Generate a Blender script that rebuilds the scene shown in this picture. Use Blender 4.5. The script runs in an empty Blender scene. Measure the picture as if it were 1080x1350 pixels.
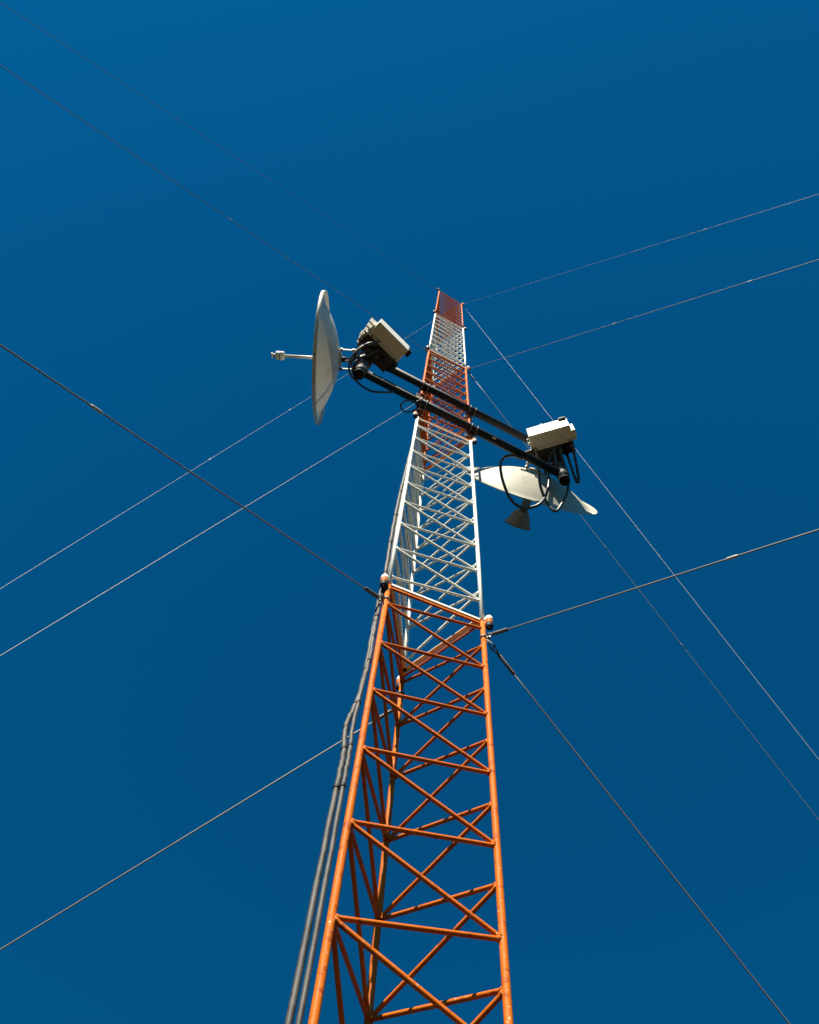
import bpy, bmesh, math, random
from mathutils import Vector, Matrix
random.seed(7)
scene = bpy.context.scene
COL = scene.collection
V = Vector
rad = math.radians

# ------------------------------------------------------------------ camera
cam_d = bpy.data.cameras.new('camera')
cam = bpy.data.objects.new('camera', cam_d); COL.objects.link(cam)
M = ((0.9883352240721796, -0.1459920700365786, 0.04335666436234704),
     (0.1522940736148143, 0.9474374269960273, -0.2813695738152101),
     (0.0, 0.2846904238178413, 0.9586195087658178))
cam.matrix_world = Matrix([(M[0][i], -M[1][i], -M[2][i], 0) for i in range(3)] + [(0, 0, 0, 1)])
cam_d.sensor_fit = 'HORIZONTAL'; cam_d.sensor_width = 36.0
cam_d.lens = 1300 / 1080 * 36.0
cam_d.shift_y = -39 / 1080
cam_d.clip_start = 0.05; cam_d.clip_end = 6000
scene.camera = cam
scene.render.resolution_x = 819; scene.render.resolution_y = 1024

# ------------------------------------------------------------------ sky and sun
SUN = V((-0.2555, -0.6323, 0.7314)).normalized()          # towards the sun
el = math.asin(SUN.z); az = math.atan2(SUN.x, SUN.y)
world = bpy.data.worlds.new('World'); scene.world = world; world.use_nodes = True
nt = world.node_tree; nt.nodes.clear()
sky = nt.nodes.new('ShaderNodeTexSky'); sky.sky_type = 'NISHITA'; sky.sun_disc = False
sky.sun_elevation = el; sky.sun_rotation = az
sky.air_density = 1.0; sky.dust_density = 0.3; sky.ozone_density = 2.0; sky.altitude = 800
mul = nt.nodes.new('ShaderNodeMix'); mul.data_type = 'RGBA'; mul.blend_type = 'MULTIPLY'
mul.inputs[0].default_value = 1.0; mul.inputs[7].default_value = (0.012, 0.605, 0.875, 1)
bg = nt.nodes.new('ShaderNodeBackground'); bg.inputs[1].default_value = 0.052
out = nt.nodes.new('ShaderNodeOutputWorld')
nt.links.new(sky.outputs[0], mul.inputs[6]); nt.links.new(mul.outputs[2], bg.inputs[0])
nt.links.new(bg.outputs[0], out.inputs[0])
sd = bpy.data.lights.new('sun', 'SUN'); sd.energy = 4.9; sd.angle = rad(0.5); sd.color = (1.0, 0.925, 0.77)
so = bpy.data.objects.new('sun', sd); COL.objects.link(so)
so.rotation_euler = SUN.to_track_quat('Z', 'Y').to_euler(); so.location = SUN * 40
vs = scene.view_settings
vs.view_transform = 'Standard'; vs.look = 'None'; vs.gamma = 1; vs.exposure = 1.15; vs.use_curve_mapping = False

# ------------------------------------------------------------------ materials
def mat(name, col, rough=0.5, metal=0.0, wear=None, wear_amt=0.0, wear_scale=30, tint=0.08, spec=0.5, bump=0.0, bump_scale=200, chips=None):
    m = bpy.data.materials.new(name); m.use_nodes = True
    t = m.node_tree; b = t.nodes['Principled BSDF']
    b.inputs['Roughness'].default_value = rough; b.inputs['Metallic'].default_value = metal
    b.inputs['Specular IOR Level'].default_value = spec
    tc = t.nodes.new('ShaderNodeTexCoord')
    n1 = t.nodes.new('ShaderNodeTexNoise'); n1.inputs['Scale'].default_value = 6; n1.inputs['Detail'].default_value = 6
    t.links.new(tc.outputs['Object'], n1.inputs['Vector'])
    mx = t.nodes.new('ShaderNodeMix'); mx.data_type = 'RGBA'
    mx.inputs[6].default_value = (*[c * (1 - tint) for c in col], 1); mx.inputs[7].default_value = (*[min(1, c * (1 + tint)) for c in col], 1)
    t.links.new(n1.outputs['Fac'], mx.inputs[0]); last = mx.outputs[2]
    if wear:
        n2 = t.nodes.new('ShaderNodeTexNoise'); n2.inputs['Scale'].default_value = wear_scale; n2.inputs['Detail'].default_value = 8
        t.links.new(tc.outputs['Object'], n2.inputs['Vector'])
        r = t.nodes.new('ShaderNodeValToRGB'); r.color_ramp.elements[0].position = 1 - wear_amt - 0.12; r.color_ramp.elements[1].position = 1 - wear_amt
        t.links.new(n2.outputs['Fac'], r.inputs[0])
        m2 = t.nodes.new('ShaderNodeMix'); m2.data_type = 'RGBA'; m2.inputs[7].default_value = (*wear, 1)
        t.links.new(r.outputs[0], m2.inputs[0]); t.links.new(last, m2.inputs[6]); last = m2.outputs[2]
    if chips:
        n4 = t.nodes.new('ShaderNodeTexNoise'); n4.inputs['Scale'].default_value = 130; n4.inputs['Detail'].default_value = 3
        t.links.new(tc.outputs['Object'], n4.inputs['Vector'])
        r4 = t.nodes.new('ShaderNodeValToRGB'); r4.color_ramp.elements[0].position = .66; r4.color_ramp.elements[1].position = .70
        t.links.new(n4.outputs['Fac'], r4.inputs[0])
        n5 = t.nodes.new('ShaderNodeTexNoise'); n5.inputs['Scale'].default_value = 5; t.links.new(tc.outputs['Object'], n5.inputs['Vector'])
        r5 = t.nodes.new('ShaderNodeValToRGB'); r5.color_ramp.elements[0].position = .48; r5.color_ramp.elements[1].position = .62; t.links.new(n5.outputs['Fac'], r5.inputs[0])
        mm = t.nodes.new('ShaderNodeMath'); mm.operation = 'MULTIPLY'; t.links.new(r4.outputs[0], mm.inputs[0]); t.links.new(r5.outputs[0], mm.inputs[1])
        m4 = t.nodes.new('ShaderNodeMix'); m4.data_type = 'RGBA'; m4.inputs[7].default_value = (*chips, 1)
        t.links.new(mm.outputs[0], m4.inputs[0]); t.links.new(last, m4.inputs[6]); last = m4.outputs[2]
    t.links.new(last, b.inputs['Base Color'])
    rr = t.nodes.new('ShaderNodeMapRange'); rr.inputs[3].default_value = max(0, rough - .1); rr.inputs[4].default_value = min(1, rough + .12)
    t.links.new(n1.outputs['Fac'], rr.inputs[0]); t.links.new(rr.outputs[0], b.inputs['Roughness'])
    if bump:
        n3 = t.nodes.new('ShaderNodeTexNoise'); n3.inputs['Scale'].default_value = bump_scale; n3.inputs['Detail'].default_value = 4
        t.links.new(tc.outputs['Object'], n3.inputs['Vector'])
        bp = t.nodes.new('ShaderNodeBump'); bp.inputs['Strength'].default_value = bump; bp.inputs['Distance'].default_value = 0.002
        t.links.new(n3.outputs['Fac'], bp.inputs['Height']); t.links.new(bp.outputs[0], b.inputs['Normal'])
    return m
ORANGE = mat('orange_paint', (0.52, 0.114, 0.003), .55, wear=(.30, .052, .004), wear_amt=.31, wear_scale=45, bump=.25, spec=.12, chips=(.60, .50, .34))
WHITE = mat('white_paint', (0.82, 0.80, 0.70), .42, wear=(.40, .36, .29), wear_amt=.27, wear_scale=55, bump=.25, chips=(.20, .10, .05))
SHELL = mat('shell_white', (0.72, 0.70, 0.60), .45, wear=(.45, .42, .35), wear_amt=.25, wear_scale=18, bump=.1)
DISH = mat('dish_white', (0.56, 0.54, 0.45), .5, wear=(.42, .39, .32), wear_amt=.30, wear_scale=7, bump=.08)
GALV = mat('galvanised_steel', (0.16, 0.148, 0.125), .5, .35, wear=(.12, .10, .08), wear_amt=.38, wear_scale=40, bump=.2)
DARKP = mat('dark_steel', (0.014, 0.0135, 0.013), .6, 0, spec=.3, wear=(.05, .04, .03), wear_amt=.3, wear_scale=40, bump=.2)
BLACK = mat('black_rubber', (0.006, 0.006, 0.006), .6, spec=.25, bump=.1)
CABLE = mat('black_cable', (0.055, 0.050, 0.042), .38, spec=.5)
FEED = mat('grey_feeder', (0.042, 0.040, 0.035), .65, wear=(.020, .019, .017), wear_amt=.42, wear_scale=25, bump=.4, bump_scale=60)
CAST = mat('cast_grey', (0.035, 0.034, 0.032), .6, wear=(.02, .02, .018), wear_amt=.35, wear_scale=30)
FINM = mat('fin_aluminium', (0.52, 0.50, 0.42), .5, .1)
HORN = mat('horn_grey', (0.24, 0.225, 0.20), .5, .2, wear=(.2, .19, .17), wear_amt=.35, wear_scale=30)
STRAND = mat('strand_steel', (0.24, 0.215, 0.17), .5, .2, tint=.15)
GRIP = mat('grip_steel', (0.10, 0.095, 0.085), .5, .3)
SOIL = mat('dry_soil', (0.030, 0.018, 0.008), .95, spec=0, wear=(.022, .018, .007), wear_amt=.45, wear_scale=.35, tint=.2)
# the dishes are thin fibreglass: some sunlight comes through the shell
def translucent(m, f):
    t = m.node_tree; b = t.nodes['Principled BSDF']; o = t.nodes['Material Output']
    tr = t.nodes.new('ShaderNodeBsdfTranslucent'); tr.inputs[0].default_value = (.82, .77, .64, 1)
    mx = t.nodes.new('ShaderNodeMixShader'); mx.inputs[0].default_value = f
    t.links.new(b.outputs[0], mx.inputs[1]); t.links.new(tr.outputs[0], mx.inputs[2]); t.links.new(mx.outputs[0], o.inputs[0])
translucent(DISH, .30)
DISHB = mat('dish_ambient_lift', (0.80, 0.78, 0.68), .5, wear=(.60, .57, .48), wear_amt=.30, wear_scale=7, bump=.08)  # left dish: albedo raised to make up for weak ambient light on its back
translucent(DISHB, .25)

J1, SEC = 3.598095, 3.0      # height of the first joint above the camera, length of a section

# ------------------------------------------------------------------ mesh helpers
def basis(d):
    d = d.normalized(); h = V((0, 0, 1)) if abs(d.z) < .95 else V((1, 0, 0))
    a = d.cross(h).normalized(); return a, d.cross(a).normalized()
def tube(bm, pts, r, n=8, cap=True, uv=False):
    """round tube along a polyline; r a number or one per point"""
    pts = [V(p) for p in pts]; rs = r if isinstance(r, (list, tuple)) else [r] * len(pts)
    rings = []; a = None
    for i, p in enumerate(pts):
        d = (pts[min(i + 1, len(pts) - 1)] - pts[max(i - 1, 0)]).normalized()
        if a is None: a, b = basis(d)
        else:
            a = (a - d * a.dot(d)).normalized()
        b = d.cross(a)
        rings.append([bm.verts.new(p + (a * math.cos(2 * math.pi * k / n) + b * math.sin(2 * math.pi * k / n)) * rs[i]) for k in range(n)])
    lay = bm.loops.layers.uv.verify() if uv else None
    L = 0
    for i in range(len(rings) - 1):
        l = (pts[i + 1] - pts[i]).length
        for k in range(n):
            f = bm.faces.new((rings[i][k], rings[i][(k + 1) % n], rings[i + 1][(k + 1) % n], rings[i + 1][k])); f.smooth = True
            if uv:
                for lp, (u, v) in zip(f.loops, ((k, L), (k + 1, L), (k + 1, L + l), (k, L + l))):
                    lp[lay].uv = (u / n, v * 30)
        L += l
    if cap:
        bm.faces.new(list(reversed(rings[0]))); bm.faces.new(rings[-1])
def box(bm, o, ax, ay, az):
    """box from corner o with edge vectors"""
    o, ax, ay, az = V(o), V(ax), V(ay), V(az)
    v = [bm.verts.new(o + ax * i + ay * j + az * k) for k in (0, 1) for j in (0, 1) for i in (0, 1)]
    for q in ((0, 2, 3, 1), (4, 5, 7, 6), (0, 1, 5, 4), (2, 6, 7, 3), (0, 4, 6, 2), (1, 3, 7, 5)):
        bm.faces.new([v[i] for i in q])
def bevel(bm, w, seg=2):
    bmesh.ops.recalc_face_normals(bm, faces=bm.faces)
    bmesh.ops.bevel(bm, geom=[e for e in bm.edges if e.is_manifold and e.calc_face_angle(0) > .5], offset=w, segments=seg, affect='EDGES', profile=.7)
def lathe(bm, prof, o, axis, n=48, closed=False):
    """profile of (radius, height) revolved round axis through o"""
    o, axis = V(o), V(axis).normalized(); a, b = basis(axis); rings = []
    for r, h in prof:
        if r < 1e-6: rings.append([bm.verts.new(o + axis * h)])
        else: rings.append([bm.verts.new(o + axis * h + (a * math.cos(2 * math.pi * k / n) + b * math.sin(2 * math.pi * k / n)) * r) for k in range(n)])
    pr = list(zip(rings[:-1], rings[1:])) + ([(rings[-1], rings[0])] if closed else [])
    for p, q in pr:
        for k in range(n):
            k2 = (k + 1) % n
            vs_ = [p[k % len(p)], p[k2 % len(p)], q[k2 % len(q)], q[k % len(q)]]
            u = []
            for x in vs_:
                if x not in u: u.append(x)
            if len(u) > 2:
                f = bm.faces.new(u); f.smooth = True
    bmesh.ops.recalc_face_normals(bm, faces=bm.faces)
def smooth(pts, k=8):
    pts = [V(p) for p in pts]; o = []
    P = [pts[0] * 2 - pts[1]] + pts + [pts[-1] * 2 - pts[-2]]
    for i in range(1, len(P) - 2):
        for j in range(k):
            t = j / k; a, b, c, d = P[i - 1], P[i], P[i + 1], P[i + 2]
            o.append(.5 * ((2 * b) + (c - a) * t + (2 * a - 5 * b + 4 * c - d) * t * t + (3 * b - a - 3 * c + d) * t ** 3))
    return o + [pts[-1]]
def obj(name, bm, m, parent=None, label=None, kind=None, origin=None):
    me = bpy.data.meshes.new(name); 
    if origin is not None: bmesh.ops.translate(bm, vec=-V(origin), verts=bm.verts)
    bm.to_mesh(me); bm.free()
    for x in (m if isinstance(m, (list, tuple)) else [m]): me.materials.append(x)
    o = bpy.data.objects.new(name, me); COL.objects.link(o)
    if parent is not None: o.parent = parent
    if origin is not None: o.location = V(origin)
    if label: o['label'] = label
    if kind: o['kind'] = kind
    return o
def tag(o, label, cat, group=None):
    o['label'] = label; o['category'] = cat
    if group: o['group'] = group
    return o
def thing(name, label, cat, loc=(0, 0, 0), group=None):
    o = bpy.data.objects.new(name, None); COL.objects.link(o); o.empty_display_size = .1
    o.location = loc
    return tag(o, label, cat, group)
def part(name, m, parent, fn, label=None, kind=None):
    bm = bmesh.new(); fn(bm)
    bmesh.ops.translate(bm, vec=-world_loc(parent), verts=bm.verts)
    return obj(name, bm, m, parent, label, kind)
def world_loc(o):
    l = V((0, 0, 0))
    while o is not None: l += o.location; o = o.parent
    return l

# ------------------------------------------------------------------ ground
bm = bmesh.new()
GZ = -1.6
bmesh.ops.create_grid(bm, x_segments=80, y_segments=80, size=2500)
for v in bm.verts:
    v.co.z = GZ + (0 if v.co.length < 120 else (math.sin(v.co.x * .01) + math.cos(v.co.y * .013)) * 1.5)
g = obj('ground', bm, SOIL, kind='structure')

# ------------------------------------------------------------------ lattice mast
W = 0.4002; CEN = (0.147299, 1.656283); TH = 3.905; TW = 0.0355
def leg(i, t, off=0.0):
    a = TH + TW * t + i * 2 * math.pi / 3; r = W / math.sqrt(3) + off
    return V((CEN[0] + r * math.cos(a), CEN[1] + r * math.sin(a), J1 + SEC * t))
LR, BR = 0.0100, 0.0063
mast = thing('lattice_mast', 'slender triangular lattice mast in orange and white bands rising from the bottom edge', 'radio mast', (CEN[0], CEN[1], GZ))
T0 = (GZ - J1) / SEC
for s in range(-2, 5 - 1 + 0):
    t0, t1 = max(s, T0), s + 1
    om = (s % 2 != 0); m = ORANGE if om else WHITE; cn = 'orange' if om else 'white'
    for i in range(3):
        pts = [leg(i, t0 + (t1 - t0) * k / 4 + (-.003 if k == 4 else (.003 if k == 0 else 0))) for k in range(5)]
        part('leg', m, mast, lambda b: tube(b, pts, LR, 12), f'{cn} painted leg tube')
        # girts closing the section at both ends: flat bars on edge
        j = (i + 1) % 3
        for t, up_ in ((t0, 1), (t1, -1)):
            if t == T0: continue
            p, q = leg(i, t) + V((0, 0, up_ * .016)), leg(j, t) + V((0, 0, up_ * .016))
            d = (q - p).normalized(); n = d.cross(V((0, 0, 1)))
            p += d * LR; q -= d * LR
            def gf(b):
                hh = .014 if up_ > 0 else .010; ww = .014 if up_ > 0 else .004
                box(b, p - n * .003 - V((0, 0, hh / 2)), q - p, n * .004, V((0, 0, hh)))
                box(b, p - n * .0032 + V((0, 0, up_ * .004 - .002)), q - p, n * -ww, V((0, 0, .004)))
            part('end_girt', m, mast, gf, f'{cn} painted end girt')
    # zigzag bracing: node heights on each leg, the same nodes for both faces that meet there
    if om: na, nb, nb2, nc = .048, .086, .037, .090
    else: na, nb, nb2, nc = .028, .068, .103, .040
    st = .1115
    A = [na + st * k for k in range(9)]; B = [nb + st * k for k in range(9)]
    B2 = [nb2 + st * k for k in range(9) if nb2 + st * k < .985]; Cc = [nc + st * k for k in range(9)]
    def chain(fi, fj, pairs):
        out = []
        for u, w in pairs:
            if s == -2 and (u < t0 - s or w < t0 - s): continue
            p, q = leg(fi, s + u), leg(fj, s + w); d = (q - p).normalized()
            out.append((p + d * LR * .6, q - d * LR * .6))
        return out
    rods = []
    rods += chain(0, 1, [(A[k], B[k]) for k in range(9)] + [(A[k], B[k - 1]) for k in range(1, 9)])
    bc = []
    for c in Cc:
        for w in B2:
            if abs(w - c) < st * .75: bc.append((w, c))
    rods += chain(1, 2, bc)
    ca = []
    for k in range(9):
        ca.append((Cc[k], A[k]))
        if k < 8: ca.append((Cc[k], A[k + 1]))
    rods += chain(2, 0, ca)
    if s == -2:
        def low(b):
            for p, q in rods: tube(b, [p, q], BR, 8)
        part('lower_bracing', m, mast, low, kind='stuff')
    else:
        for p, q in rods:
            d = (q - p).normalized()
            part('brace', m, mast, lambda b: tube(b, [p, p + d * .008, p + d * .013, p + d * .016, q - d * .016, q - d * .013, q - d * .008, q], [BR * 1.45, BR * 1.3, BR, BR, BR, BR, BR * 1.3, BR * 1.45], 8))
# joints: twin stub sleeves with a bolt through, outside each leg
for s in range(-1, 5):
    up_m, lo_m = (ORANGE, WHITE) if s % 2 else (WHITE, ORANGE)
    if s == 4: up_m = DARKP
    for i in range(3):
        c = leg(i, s, .0265); lg = leg(i, s)
        r = .0155
        def sleeve(b, z0, z1):
            lathe(b, [(0, z0), (r * .93, z0), (r, z0 + (z1 - z0) * .1), (r, z1 - (z1 - z0) * .1), (r * .93, z1), (0, z1)], c, (0, 0, 1), 20)
            d = (c - lg).normalized(); n = d.cross(V((0, 0, 1)))
            box(b, lg - n * .005 + V((0, 0, z0 + .006)), d * .02, n * .010, V((0, 0, z1 - z0 - .012)))
        part('joint_sleeve', up_m, mast, lambda b: sleeve(b, .001, .028), 'upper half of a bolted leg joint')
        part('joint_sleeve', lo_m, mast, lambda b: sleeve(b, -.034, -.001), 'lower half of a bolted leg joint')
        def bolt(b):
            lathe(b, [(0, -.066), (.009, -.065), (.0135, -.060), (.0158, -.052), (.0158, -.0345), (0, -.0345)], c, (0, 0, 1), 18)
            lathe(b, [(0, -.072), (.006, -.072), (.006, -.065), (0, -.065)], c, (0, 0, 1), 12)
        part('joint_bolt', BLACK, mast, bolt)
# bands clamped round the legs where the guys take hold
for s, dt in ((0, -.05), (2, -.045), (4, -.02)):
    for i in range(3):
        lg = leg(i, s + dt)
        def ring(b):
            lathe(b, [(LR + .0008, -.006), (LR + .004, -.006), (LR + .004, .006), (LR + .0008, .006)], lg, (0, 0, 1), 20, True)
            d = (leg(i, s + dt, 1) - lg).normalized(); n = d.cross(V((0, 0, 1)))
            box(b, lg + d * (LR + .002) - n * .005 + V((0, 0, -.006)), d * .016, n * .010, V((0, 0, .012)))
        part('guy_band', GALV, mast, ring)
# thin tape wraps on the near left leg
for t in (-.018, -.024):
    lg = leg(0, t)
    part('tape_wrap', GRIP, mast, lambda b: lathe(b, [(LR + .0003, -.003), (LR + .0012, -.003), (LR + .0012, .003), (LR + .0003, .003)], lg, (0, 0, 1), 16, True))

# ------------------------------------------------------------------ feeder cables
def path_on_leg(i, rows, k=6):
    """rows of (t, lateral, outward) measured from leg i"""
    out = []
    for t, lat, off in rows:
        a = TH + TW * t + i * 2 * math.pi / 3
        rd = V((math.cos(a), math.sin(a), 0)); tg = V((-rd.y, rd.x, 0))
        out.append(leg(i, t) + tg * lat + rd * off)
    o = smooth(out, k); rn = random.Random(len(o))
    return [p + V((rn.uniform(-1, 1), rn.uniform(-1, 1), 0)) * .0013 for p in o]
def cable(name, label, pts, r, m, cat='cable', group=None, n=10, ties=0):
    b = bmesh.new(); o = V(pts[0]); tube(b, pts, r, n)
    c = tag(obj(name, b, m, origin=o), label, cat, group)
    for k in range(ties):
        i = int((k + .7) / ties * (len(pts) - 2)); d = (pts[i + 1] - pts[i]).normalized()
        part('cable_tie', BLACK, c, lambda b: tube(b, [pts[i] - d * .007, pts[i] - d * .006, pts[i] + d * .006, pts[i] + d * .007], [r, r + .0016, r + .0016, r], 10))
    return c
GF = 'feeder cables running down the mast'
cable('feeder_cable', 'thick grey feeder cable bowing furthest out to the left of the near left leg',
      path_on_leg(0, [(T0, -.03, .03), (-.7, -.035, .03), (-.46, -.034, .028), (-.408, -.034, .028), (-.37, -.043, .030), (-.344, -.043, .028), (-.30, -.026, .02),
                      (-.24, -.021, .018), (-.14, -.020, .018), (-.06, -.022, .016), (-.025, -.026, .012), (.0, -.028, .004), (.053, -.027, .004), (.144, -.026, .008), (.246, -.026, .010),
                      (.344, -.025, .010), (.455, -.020, .008), (.6, -.016, .002), (.76, -.014, -.008), (.92, -.012, -.016), (1.02, -.010, -.020)], 8), .0080, FEED, group=GF, ties=16)
cable('feeder_cable', 'slimmer grey feeder cable lying close against the near left leg',
      path_on_leg(0, [(T0, -.012, .022), (-.7, -.016, .022), (-.46, -.017, .022), (-.407, -.018, .022), (-.35, -.024, .022), (-.271, -.019, .018), (-.208, -.010, .018),
                      (-.16, -.016, .016), (-.118, -.014, .017), (-.06, -.012, .018), (-.03, -.018, .008), (.0, -.020, -.004), (.05, -.019, -.006), (.15, -.016, -.004), (.25, -.017, -.002),
                      (.344, -.018, -.002), (.455, -.016, -.004), (.6, -.014, -.010), (.76, -.010, -.018), (.92, -.008, -.022), (1.02, -.006, -.024)], 8), .0064, FEED, group=GF, ties=16)
# ------------------------------------------------------------------ guy wires
GUY = [  # attach point, far end, label
 ((-.0287, 1.4886, 3.4181), (-5.642, -3.565, -1.6), 'lowest dark guy wire crossing the sky from the left edge to the near left leg', 0, (.165,)),
 ((-.0163, 1.4766, 9.4181), (-3.774, -2.027, -1.6), 'dark guy wire running up behind the tilted left radio box to the mast', 0, (.241, .3175)),
 ((-.0030, 1.4652, 15.5081), (-3.601, -1.774, -1.6), 'dark guy wire reaching the left corner of the mast top', 0, (.2,)),
 ((.3805, 1.5879, 3.4631), (5.113, -3.668, -1.6), 'lowest guy wire rising to the right edge from below the white band', 0, (.1325,)),
 ((.3848, 1.6047, 9.5081), (3.599, -2.093, -1.6), 'guy wire rising to the upper right from the joint above the support pipes', 0, (.265, .3835)),
 ((.3879, 1.6217, 15.5081), (3.778, -2.013, -1.6), 'faint guy wire rising to the upper right from the mast top', 0, (.191, .459)),
 ((.3805, 1.5878, 3.4331), (5.291, 4.656, -1.6), 'lowest guy wire falling to the lower right from a shackle on the near right leg', 1, ()),
 ((.3848, 1.6046, 9.4781), (7.349, 6.665, -1.6), 'guy wire falling to the lower right behind the right dish', 1, (0.1685, 0.2615)),
 ((.3879, 1.6217, 15.5081), (4.76, 4.248, -1.6), 'guy wire falling to the lower right from the mast top behind the right radio box', 1, (.4365,)),
 ((.0909, 1.8898, 3.3731), None, 'lowest guy wire leaving the rear leg towards the bottom left', 0, ()),
 ((.0734, 1.8878, 9.4481), (-3.702, 2.829, -1.6), 'pale guy wire falling to the left edge from behind the support pipes', 0, ()),
 ((.0570, 1.8819, 15.5081), (-3.74, 2.971, -1.6), 'faint guy wire falling to the left behind the left dish', 0, (.359, .46)),
]
for P, E, lab, style, clips in GUY:
    P = V(P); E = V(E) if E else V((-6.0, 4.75, -1.6))
    d = (E - P).normalized(); L = (E - P).length
    gw = thing('guy_wire', lab, 'guy wire', P, 'guy wires holding the mast')
    a, b_ = basis(d)
    s0 = .035 if style == 0 else .075
    sl = .085 if style == 0 else .10
    # wire with a slight sag
    pts = [P + d * (s0 + (L - s0) * k / 40) - V((0, 0, 1)) * (.012 * L * 0.1 * 4 * (k / 40) * (1 - k / 40)) for k in range(41)]
    part('wire', STRAND, gw, lambda b: tube(b, pts, .0026 if P.z < 5 else (.0019 if P.z < 12 else .0014), 8, uv=True))
    def grip(b):
        n = 26; q = []
        tube(b, [P + d * s0, P + d * (s0 + .006), P + d * (s0 + sl * .9), P + d * (s0 + sl)], [.0045, .0068, .0068, .0045], 10)
        for e in range(2):
            hel = [P + d * (s0 + sl * k / n) + (a * math.cos(k * 1.1 + e * 3.14) + b_ * math.sin(k * 1.1 + e * 3.14)) * .0068 for k in range(n + 1)]
            tube(b, hel, .0018, 5)
    part('grip', GRIP, gw, grip)
    def shackle(b):
        for sgn in (-1, 1):
            tube(b, [P, P + d * s0 * .5 + a * sgn * .009, P + d * (s0 + .004)], .0028, 6)
        if style: tube(b, [P + d * s0 * .55 - a * .014, P + d * s0 * .55 + a * .014], .003, 6)
    part('shackle', GRIP, gw, shackle)
    for c in clips:
        q = P + d * (L * c)
        q = min(pts, key=lambda x: (x - q).length)
        sr = .0050 if P.z < 5 else .0034
        part('splice', GALV if style else FINM, gw, lambda b: tube(b, [q - d * .024, q - d * .016, q + d * .016, q + d * .024], [.0026, sr, sr, .0026], 8))

# ------------------------------------------------------------------ support frame of pipes
PL, PR = V((-.4535, 1.268, 0)), V((1.068, 1.787, 0))
frame = thing('antenna_frame', 'frame of two long dark steel pipes across the mast ending in short upright poles', 'support frame', (CEN[0], CEN[1], 6.77))
ab = (PR - PL).normalized(); nn = V((ab.y, -ab.x, 0))
def pipe(b, p, q, r, wall=.005):
    d = (q - p).normalized(); Lg = (q - p).length
    lathe(b, [(r, 0), (r, Lg), (r - wall, Lg), (r - wall, 0)], p, d, 28, True)
for z, lab in ((6.77, 'lower support pipe'), (7.39, 'upper support pipe')):
    p, q = PL + V((0, 0, z)) + ab * .036, PR + V((0, 0, z)) - ab * .036
    part('cross_pipe', DARKP, frame, lambda b: pipe(b, p, q, .029), lab)
for c in (PL, PR):
    ml = part('upright_pole', GALV, frame, lambda b: pipe(b, c + V((0, 0, 6.65)), c + V((0, 0, 7.75)), .038))
    def plug(b): lathe(b, [(0, 0), (.036, 0), (.0392, .003), (.0392, .012), (0, .012)], c + V((0, 0, 6.637)), (0, 0, 1), 28)
    part('end_plug', BLACK, frame, plug)
    for z in (6.77, 7.39):
        def weld(b): lathe(b, [(.0385, -.045), (.043, -.04), (.043, .04), (.0385, .045)], c + V((0, 0, z)), (0, 0, 1), 28, True)
        part('collar', DARKP, frame, weld)
for z in (6.77, 7.39):
    for i in (0, 1):
        t = (z - J1) / SEC; lg = leg(i, t)
        s = (lg - PL).dot(ab); pc = PL + ab * s; pc.z = z
        lg.z = z; dv = (lg - pc); dv.z = 0; dist = dv.length; dn = dv.normalized(); tg = V((-dn.y, dn.x, 0))
        def clamp(b):
            box(b, pc + dn * .030 - tg * .035 - V((0, 0, .030)), dn * .006, tg * .07, V((0, 0, .06)))
            for sx in (-.022, .022):
                o = pc + tg * sx; arc = [o + dn * (dist + .012) + V((0, 0, .034)), o + V((0, 0, .034))]
                arc += [o + (-dn * math.sin(q * math.pi / 8) + V((0, 0, 1)) * math.cos(q * math.pi / 8)) * .034 for q in range(1, 8)]
                arc += [o - V((0, 0, .034)), o + dn * (dist + .012) - V((0, 0, .034))]
                tube(b, arc, .0036, 8)
                for sz in (-.034, .034):
                    tube(b, [o + dn * (dist + .015) + V((0, 0, sz)), o + dn * (dist + .024) + V((0, 0, sz))], .0075, 6)
            box(b, lg + dn * (LR + .001) - tg * .035 - V((0, 0, .042)), dn * .005, tg * .07, V((0, 0, .084)))
        part('pipe_clamp', GALV, frame, clamp)
part('highlight_plate', SHELL, frame, lambda b: box(b, PL + ab * 1.03 + V((0, 0, 6.742)) + nn * .012, ab * .028, nn * .010, V((0, 0, -.002))), 'small pale plate standing in for a highlight under the lower pipe')  # pale strip modelled in place of a small highlight on the pipe

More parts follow.
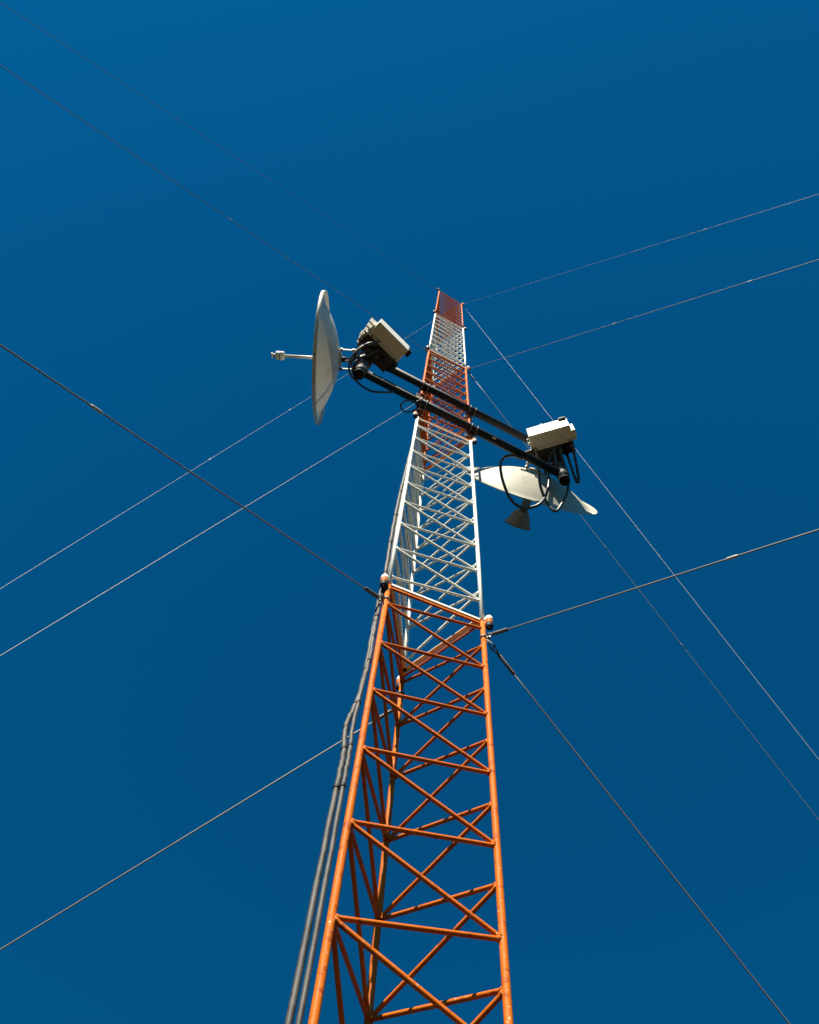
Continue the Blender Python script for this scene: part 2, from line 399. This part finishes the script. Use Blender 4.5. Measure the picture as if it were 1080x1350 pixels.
# ------------------------------------------------------------------ dish antennas
def reflector(b, c, n, r, dep, lip):
    prof = []
    N = 22
    ri = r * .87
    inner = [(ri * k / N, -dep * (1 - (k / N) ** 2)) for k in range(N + 1)]
    outer = [(x, h - .0035) for x, h in inner]
    # lip: flat annulus then a return flange towards the back
    prof = inner + [(r - .003, 0), (r, -.002), (r, -lip), (r - .003, -lip - .001), (r - .006, -.0042), (ri + .006, -.0042)] + list(reversed(outer[:-1]))
    lathe(b, prof, c, n, 96)
def yoke(name, dish, c, n, dep, pole, gap):
    """two struts and a plate from the back of the reflector to the pole"""
    apex = c - n * (dep + .004)
    sd = n.cross(V((0, 0, 1))).normalized(); upv = sd.cross(n)
    def hub(b): lathe(b, [(0, 0), (.055, .004), (.055, -.002), (.048, -.014), (0, -.016)], apex, n, 28)
    part('hub_plate', DISH, dish, hub)
    pz = V((pole.x, pole.y, apex.z))
    for s in (-.072, .072):
        p = apex + sd * s; q = p - n * gap
        def strut(b):
            d = q - p; box(b, p - upv * .018 - sd * .004, d, upv * .036, sd * .008)
            tube(b, [q + n * .03 - upv * .03, q + n * .03 + upv * .03], .010, 8)
            tube(b, [p - n * .012 - upv * .028, p - n * .012 + upv * .028], .012, 8)
        part('mount_strut', FINM if s < 0 else GALV, dish, strut)
    def clampf(b):
        lathe(b, [(.0385, -.02), (.046, -.02), (.046, .02), (.0385, .02)], pz + V((0, 0, .07)), (0, 0, 1), 20, True)
        lathe(b, [(.0385, -.02), (.046, -.02), (.046, .02), (.0385, .02)], pz - V((0, 0, .07)), (0, 0, 1), 20, True)
        e = apex - n * gap; w = (pz - e)
        box(b, e - sd * .03 - upv * .03, w * .8, sd * .06, upv * .06); box(b, e - sd * .08 - upv * .02, n * .02, sd * .16, upv * .04)
    part('pole_bracket', GALV, dish, clampf)
nL = V((-.995, .092, -.024)).normalized(); cL = V((-.807, 1.318, 7.314))
dl = thing('dish_antenna', 'pale dish antenna seen edge-on pointing left with a thin rod feed', 'dish antenna', cL - nL * .15, 'dish antennas on the support frame')
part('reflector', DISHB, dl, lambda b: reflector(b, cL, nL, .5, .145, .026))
yoke('y', dl, cL, nL, .145, PL, .13)
def rod(b):
    tube(b, [cL - nL * .14, cL + nL * .27], .0125, 14)
part('feed_rod', SHELL, dl, rod)
def head(b):
    lathe(b, [(0, .265), (.030, .265), (.034, .270), (.034, .325), (.030, .330), (.014, .331), (.014, .352), (.022, .353), (.022, .362), (0, .364)], cL, nL, 24)
fh = part('feed_head', SHELL, dl, head)
part('feed_cap', HORN, fh, lambda b: lathe(b, [(.0345, .292), (.0352, .292), (.0352, .298), (.0345, .298)], cL, nL, 24, True))
def conn(b):
    ap = cL - nL * .149
    lathe(b, [(0, 0), (.020, 0), (.020, -.05), (.014, -.055), (.014, -.085), (0, -.085)], ap, nL, 16)
part('rear_connector', BLACK, dl, conn)

nR = V((-.148, .981, -.125)).normalized(); cR = V((.882, 1.996, 6.99))
dr = thing('dish_antenna', 'pale dish antenna on the right streaked by shadows with a grey cone feed below', 'dish antenna', cR - nR * .15, 'dish antennas on the support frame')
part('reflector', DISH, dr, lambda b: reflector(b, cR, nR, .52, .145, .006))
yoke('y', dr, cR, nR, .145, PR, .07)
def ft(b):
    tube(b, [cR - nR * .14, cR + nR * .17], .026, 18)
    tube(b, [cR - nR * .14 + V((.03, 0, 0)), cR + nR * .17 + V((.03, 0, 0))], .010, 10)
part('feed_tube', HORN, dr, ft)
def horn(b):
    lathe(b, [(0, .165), (.052, .165), (.056, .170), (.094, .262), (.102, .264), (.102, .278), (.092, .278), (.05, .19), (0, .185)], cR, nR, 40)
part('feed_horn', HORN, dr, horn)

# ------------------------------------------------------------------ radio boxes
def radio(name, label, N0, N1, zb, h, dep, body, pole, side):
    """white shell with its long lower edge N0-N1 on the camera side; darker cast body behind it"""
    N0, N1 = V((*N0, zb)), V((*N1, zb)); u = (N1 - N0); Lg = u.length; u.normalize()
    w = V((-u.y, u.x, 0)); Z = V((0, 0, 1))
    if w.dot((V((pole.x, pole.y, zb)) - N0)) < 0: w = -w
    at = lambda a, d, z: N0 + u * a + w * d + Z * z
    t = thing('radio_unit', label, 'radio unit', at(Lg / 2, dep / 2, 0), 'radio units on the support frame')
    def shell(b):
        box(b, at(0, 0, 0), u * Lg, w * dep, Z * h); bevel(b, .006, 2)
    part('shell', SHELL, t, shell)
    def lid(b):
        box(b, at(-.006, dep, -.006), u * (Lg + .009), w * .018, Z * (h + .008)); bevel(b, .003, 1)
    part('lid_flange', SHELL, t, lid)
    b0, b1, bd = body
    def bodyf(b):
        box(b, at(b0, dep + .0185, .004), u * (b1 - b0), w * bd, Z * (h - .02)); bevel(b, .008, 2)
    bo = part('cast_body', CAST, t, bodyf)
    # cooling fins on the ends and the back of the cast body
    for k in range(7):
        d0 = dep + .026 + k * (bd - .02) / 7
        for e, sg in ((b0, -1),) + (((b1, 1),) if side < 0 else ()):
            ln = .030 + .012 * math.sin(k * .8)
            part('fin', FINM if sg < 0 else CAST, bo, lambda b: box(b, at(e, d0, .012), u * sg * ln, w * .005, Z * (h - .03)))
    # brackets to the pole
    pz = V((pole.x, pole.y, 0))
    for z in (zb + .05, zb + h - .06):
        def br(b):
            c = pz + Z * z; lathe(b, [(.0385, -.015), (.05, -.015), (.05, .015), (.0385, .015)], c, Z, 20, True)
            s = at(Lg / 2, dep + bd + .012, z - zb); d = (c - s); 
            if d.length > .06: box(b, s - u * .015 - Z * .012, d.normalized() * (d.length - .045), u * .03, Z * .024)
        part('pole_strap', GALV, t, br)
    # latch bolts round the lid
    for a in (.03, Lg - .03):
        part('lid_bolt', GALV, t, lambda b: tube(b, [at(a, dep + .002, -.012), at(a, dep + .016, -.012)], .006, 8))
    return t, at, Lg, u, w, Z
def gland(t, at, a, d, m=BLACK, r=.013, name='cable_gland'):
    def f(b):
        p = at(a, d, .004)
        lathe(b, [(0, 0), (r * .8, 0), (r * .8, -.012), (r, -.013), (r, -.028), (r * .7, -.034), (0, -.034)], p, (0, 0, 1), 14)
    part(name, m, t, f)
# right
t, at, Lg, u, w, Z = radio('radio_unit', 'upright white radio box with a sunlit face above the right dish', (.809, 1.607), (1.088, 1.475), 7.05, .24, .105, (.03, .205, .115), PR, 1)
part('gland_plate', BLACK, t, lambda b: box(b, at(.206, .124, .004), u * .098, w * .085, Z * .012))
for a, d in ((.13, .165), (.20, .165), (.285, .15)): gland(t, at, a, d, GALV)
gland(t, at, .235, .20, BLACK, .016)
part('black_plug', BLACK, t, lambda b: (box(b, at(Lg - .062, -.018, .185), u * .056, w * .0175, Z * .042), bevel(b, .004, 1)))
part('vent_knob', SHELL, t, lambda b: lathe(b, [(0, 0), (.018, .002), (.018, .03), (.012, .04), (0, .042)], at(.115, .02, .2405), (0, 0, 1), 18))
def cover(b):
    box(b, at(Lg + .001, .045, .0), u * .030, w * .075, Z * .20); bevel(b, .012, 3)
part('side_cover', SHELL, t, cover)
for k, z in enumerate((.03, .10)):
    part('side_latch', FINM, t, lambda b: tube(b, [at(-.001, .035 + .05 * k, z), at(-.022, .035 + .05 * k, z)], .011, 10))
part('status_lamp', ORANGE, t, lambda b: lathe(b, [(0, .003), (.004, .002), (.004, 0), (0, 0)], at(.115, -.0005, .13), -w, 10), 'tiny orange dot on the lit face')
part('face_screw', GALV, t, lambda b: lathe(b, [(0, .003), (.005, .002), (.005, 0), (0, 0)], at(.137, -.0005, .135), -w, 10))
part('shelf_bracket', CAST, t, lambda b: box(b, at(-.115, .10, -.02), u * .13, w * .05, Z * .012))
# left
t, at, Lg, u, w, Z = radio('radio_unit', 'tilted white radio box with shaded brown underside beside the left dish', (-.383, .946), (-.150, 1.118), 7.05, .19, .103, (.00, .275, .125), PL, -1)
for a, d in ((.075, .15), (.10, .185), (.055, .17)): gland(t, at, a, d, BLACK)
gland(t, at, .16, .19, GALV, .012); gland(t, at, .20, .17, BLACK, .016)
part('black_plug', BLACK, t, lambda b: (box(b, at(Lg + .001, .006, .08), u * .035, w * .05, Z * .05), bevel(b, .004, 1)))
def endb(b):
    for k in range(5):
        box(b, at(-.055 + .008 * k, .05 + .036 * k, .02), u * .052, w * .010, Z * (.20 + .01 * k))
    box(b, at(-.012, .045, .03), u * .010, w * .17, Z * .17)
part('end_bracket', FINM, t, endb)
for k in range(3):
    part('side_latch', FINM, t, lambda b: tube(b, [at(-.001, .10 + .03 * k, .015 + .02 * k), at(-.022, .10 + .03 * k, .015 + .02 * k)], .009, 10))

# ------------------------------------------------------------------ loose coaxial cables
GC = 'black coaxial cables looping from the radio units'
def coax(label, pts, r=.0105): return cable('coaxial_cable', label, smooth(pts, 8), r, CABLE, group=GC, n=12)
coax('black cable in the widest loop hanging left in front of the right dish', [(0.984, 1.709, 7.04), (0.983, 1.74, 6.98), (0.98, 1.798, 6.86), (0.965, 1.877, 6.653), (0.899, 1.917, 6.428), (0.803, 1.963, 6.425), (0.711, 1.935, 6.451), (0.642, 1.847, 6.55), (0.609, 1.754, 6.65), (0.633, 1.711, 6.73), (0.694, 1.689, 6.735), (0.755, 1.701, 6.735)])
coax('black cable in a narrow loop hanging below the right pole end', [(1.048, 1.67, 7.04), (1.068, 1.703, 6.98), (1.088, 1.745, 6.88), (1.112, 1.80, 6.78), (1.105, 1.865, 6.66), (1.071, 1.92, 6.56), (1.015, 1.958, 6.443), (0.956, 1.926, 6.52), (0.906, 1.848, 6.6), (0.886, 1.774, 6.68), (0.878, 1.735, 6.735)])
coax('short black cable crossing from the left box to the lower pipe end', [(-0.403, 1.156, 7.04), (-0.438, 1.155, 7.0), (-0.48, 1.175, 6.96), (-0.508, 1.235, 6.93), (-0.49, 1.29, 6.86), (-0.426, 1.30, 6.83)], .008)
coax('short black cable doubling back at the right end of the right radio box', [(1.135, 1.616, 7.04), (1.152, 1.666, 7.0), (1.175, 1.736, 6.93), (1.198, 1.816, 6.86), (1.192, 1.84, 6.84), (1.167, 1.806, 6.87), (1.137, 1.747, 6.95), (1.115, 1.703, 7.05)])
coax('black cable curling round the left pole and drooping under the lower pipe', [(-.381, 1.114, 7.04), (-.449, 1.113, 7.0), (-.5, 1.146, 6.95), (-.539, 1.204, 6.9), (-.545, 1.269, 6.86), (-.52, 1.319, 6.83), (-.47, 1.35, 6.8), (-.426, 1.372, 6.77), (-.357, 1.387, 6.73), (-.281, 1.379, 6.71), (-.204, 1.371, 6.735)], .0075)
coax('black cable passing close beside the left pole from the box', [(-.366, 1.144, 7.04), (-.438, 1.185, 6.98), (-.50, 1.224, 6.92), (-.515, 1.267, 6.88), (-.505, 1.316, 6.86), (-.447, 1.333, 6.82)], .0085)
coax('black cable running from the left box to the back of the left dish', [(-.427, 1.1, 7.05), (-.473, 1.114, 7.02), (-.512, 1.163, 6.98), (-.53, 1.232, 6.98), (-.566, 1.26, 7.05), (-.60, 1.29, 7.2), (-.585, 1.305, 7.316)], .0085)
coax('black cable arching highest between the left dish and the left radio box', [(-.365, 1.085, 7.04), (-.40, 1.085, 6.97), (-.455, 1.105, 6.93), (-.50, 1.165, 6.91), (-.535, 1.245, 6.93), (-.52, 1.30, 6.98), (-.47, 1.305, 7.02)], .0075)
coax('short black cable dropping straight behind the right pole end', [(1.005, 1.66, 7.04), (1.012, 1.69, 6.97), (1.022, 1.735, 6.90), (1.035, 1.80, 6.84), (1.06, 1.832, 6.86), (1.075, 1.83, 6.93), (1.07, 1.826, 7.02)], .009)
coax('small black cable coil hanging on the lower pipe beside the mast', [(-.01, 1.395, 6.735), (-.04, 1.412, 6.725), (-.081, 1.409, 6.72), (-.122, 1.421, 6.72), (-.143, 1.454, 6.71), (-.117, 1.483, 6.7), (-.069, 1.484, 6.7), (-.026, 1.457, 6.72), (.01, 1.42, 6.735)], .0055)

scene.render.engine = 'CYCLES'
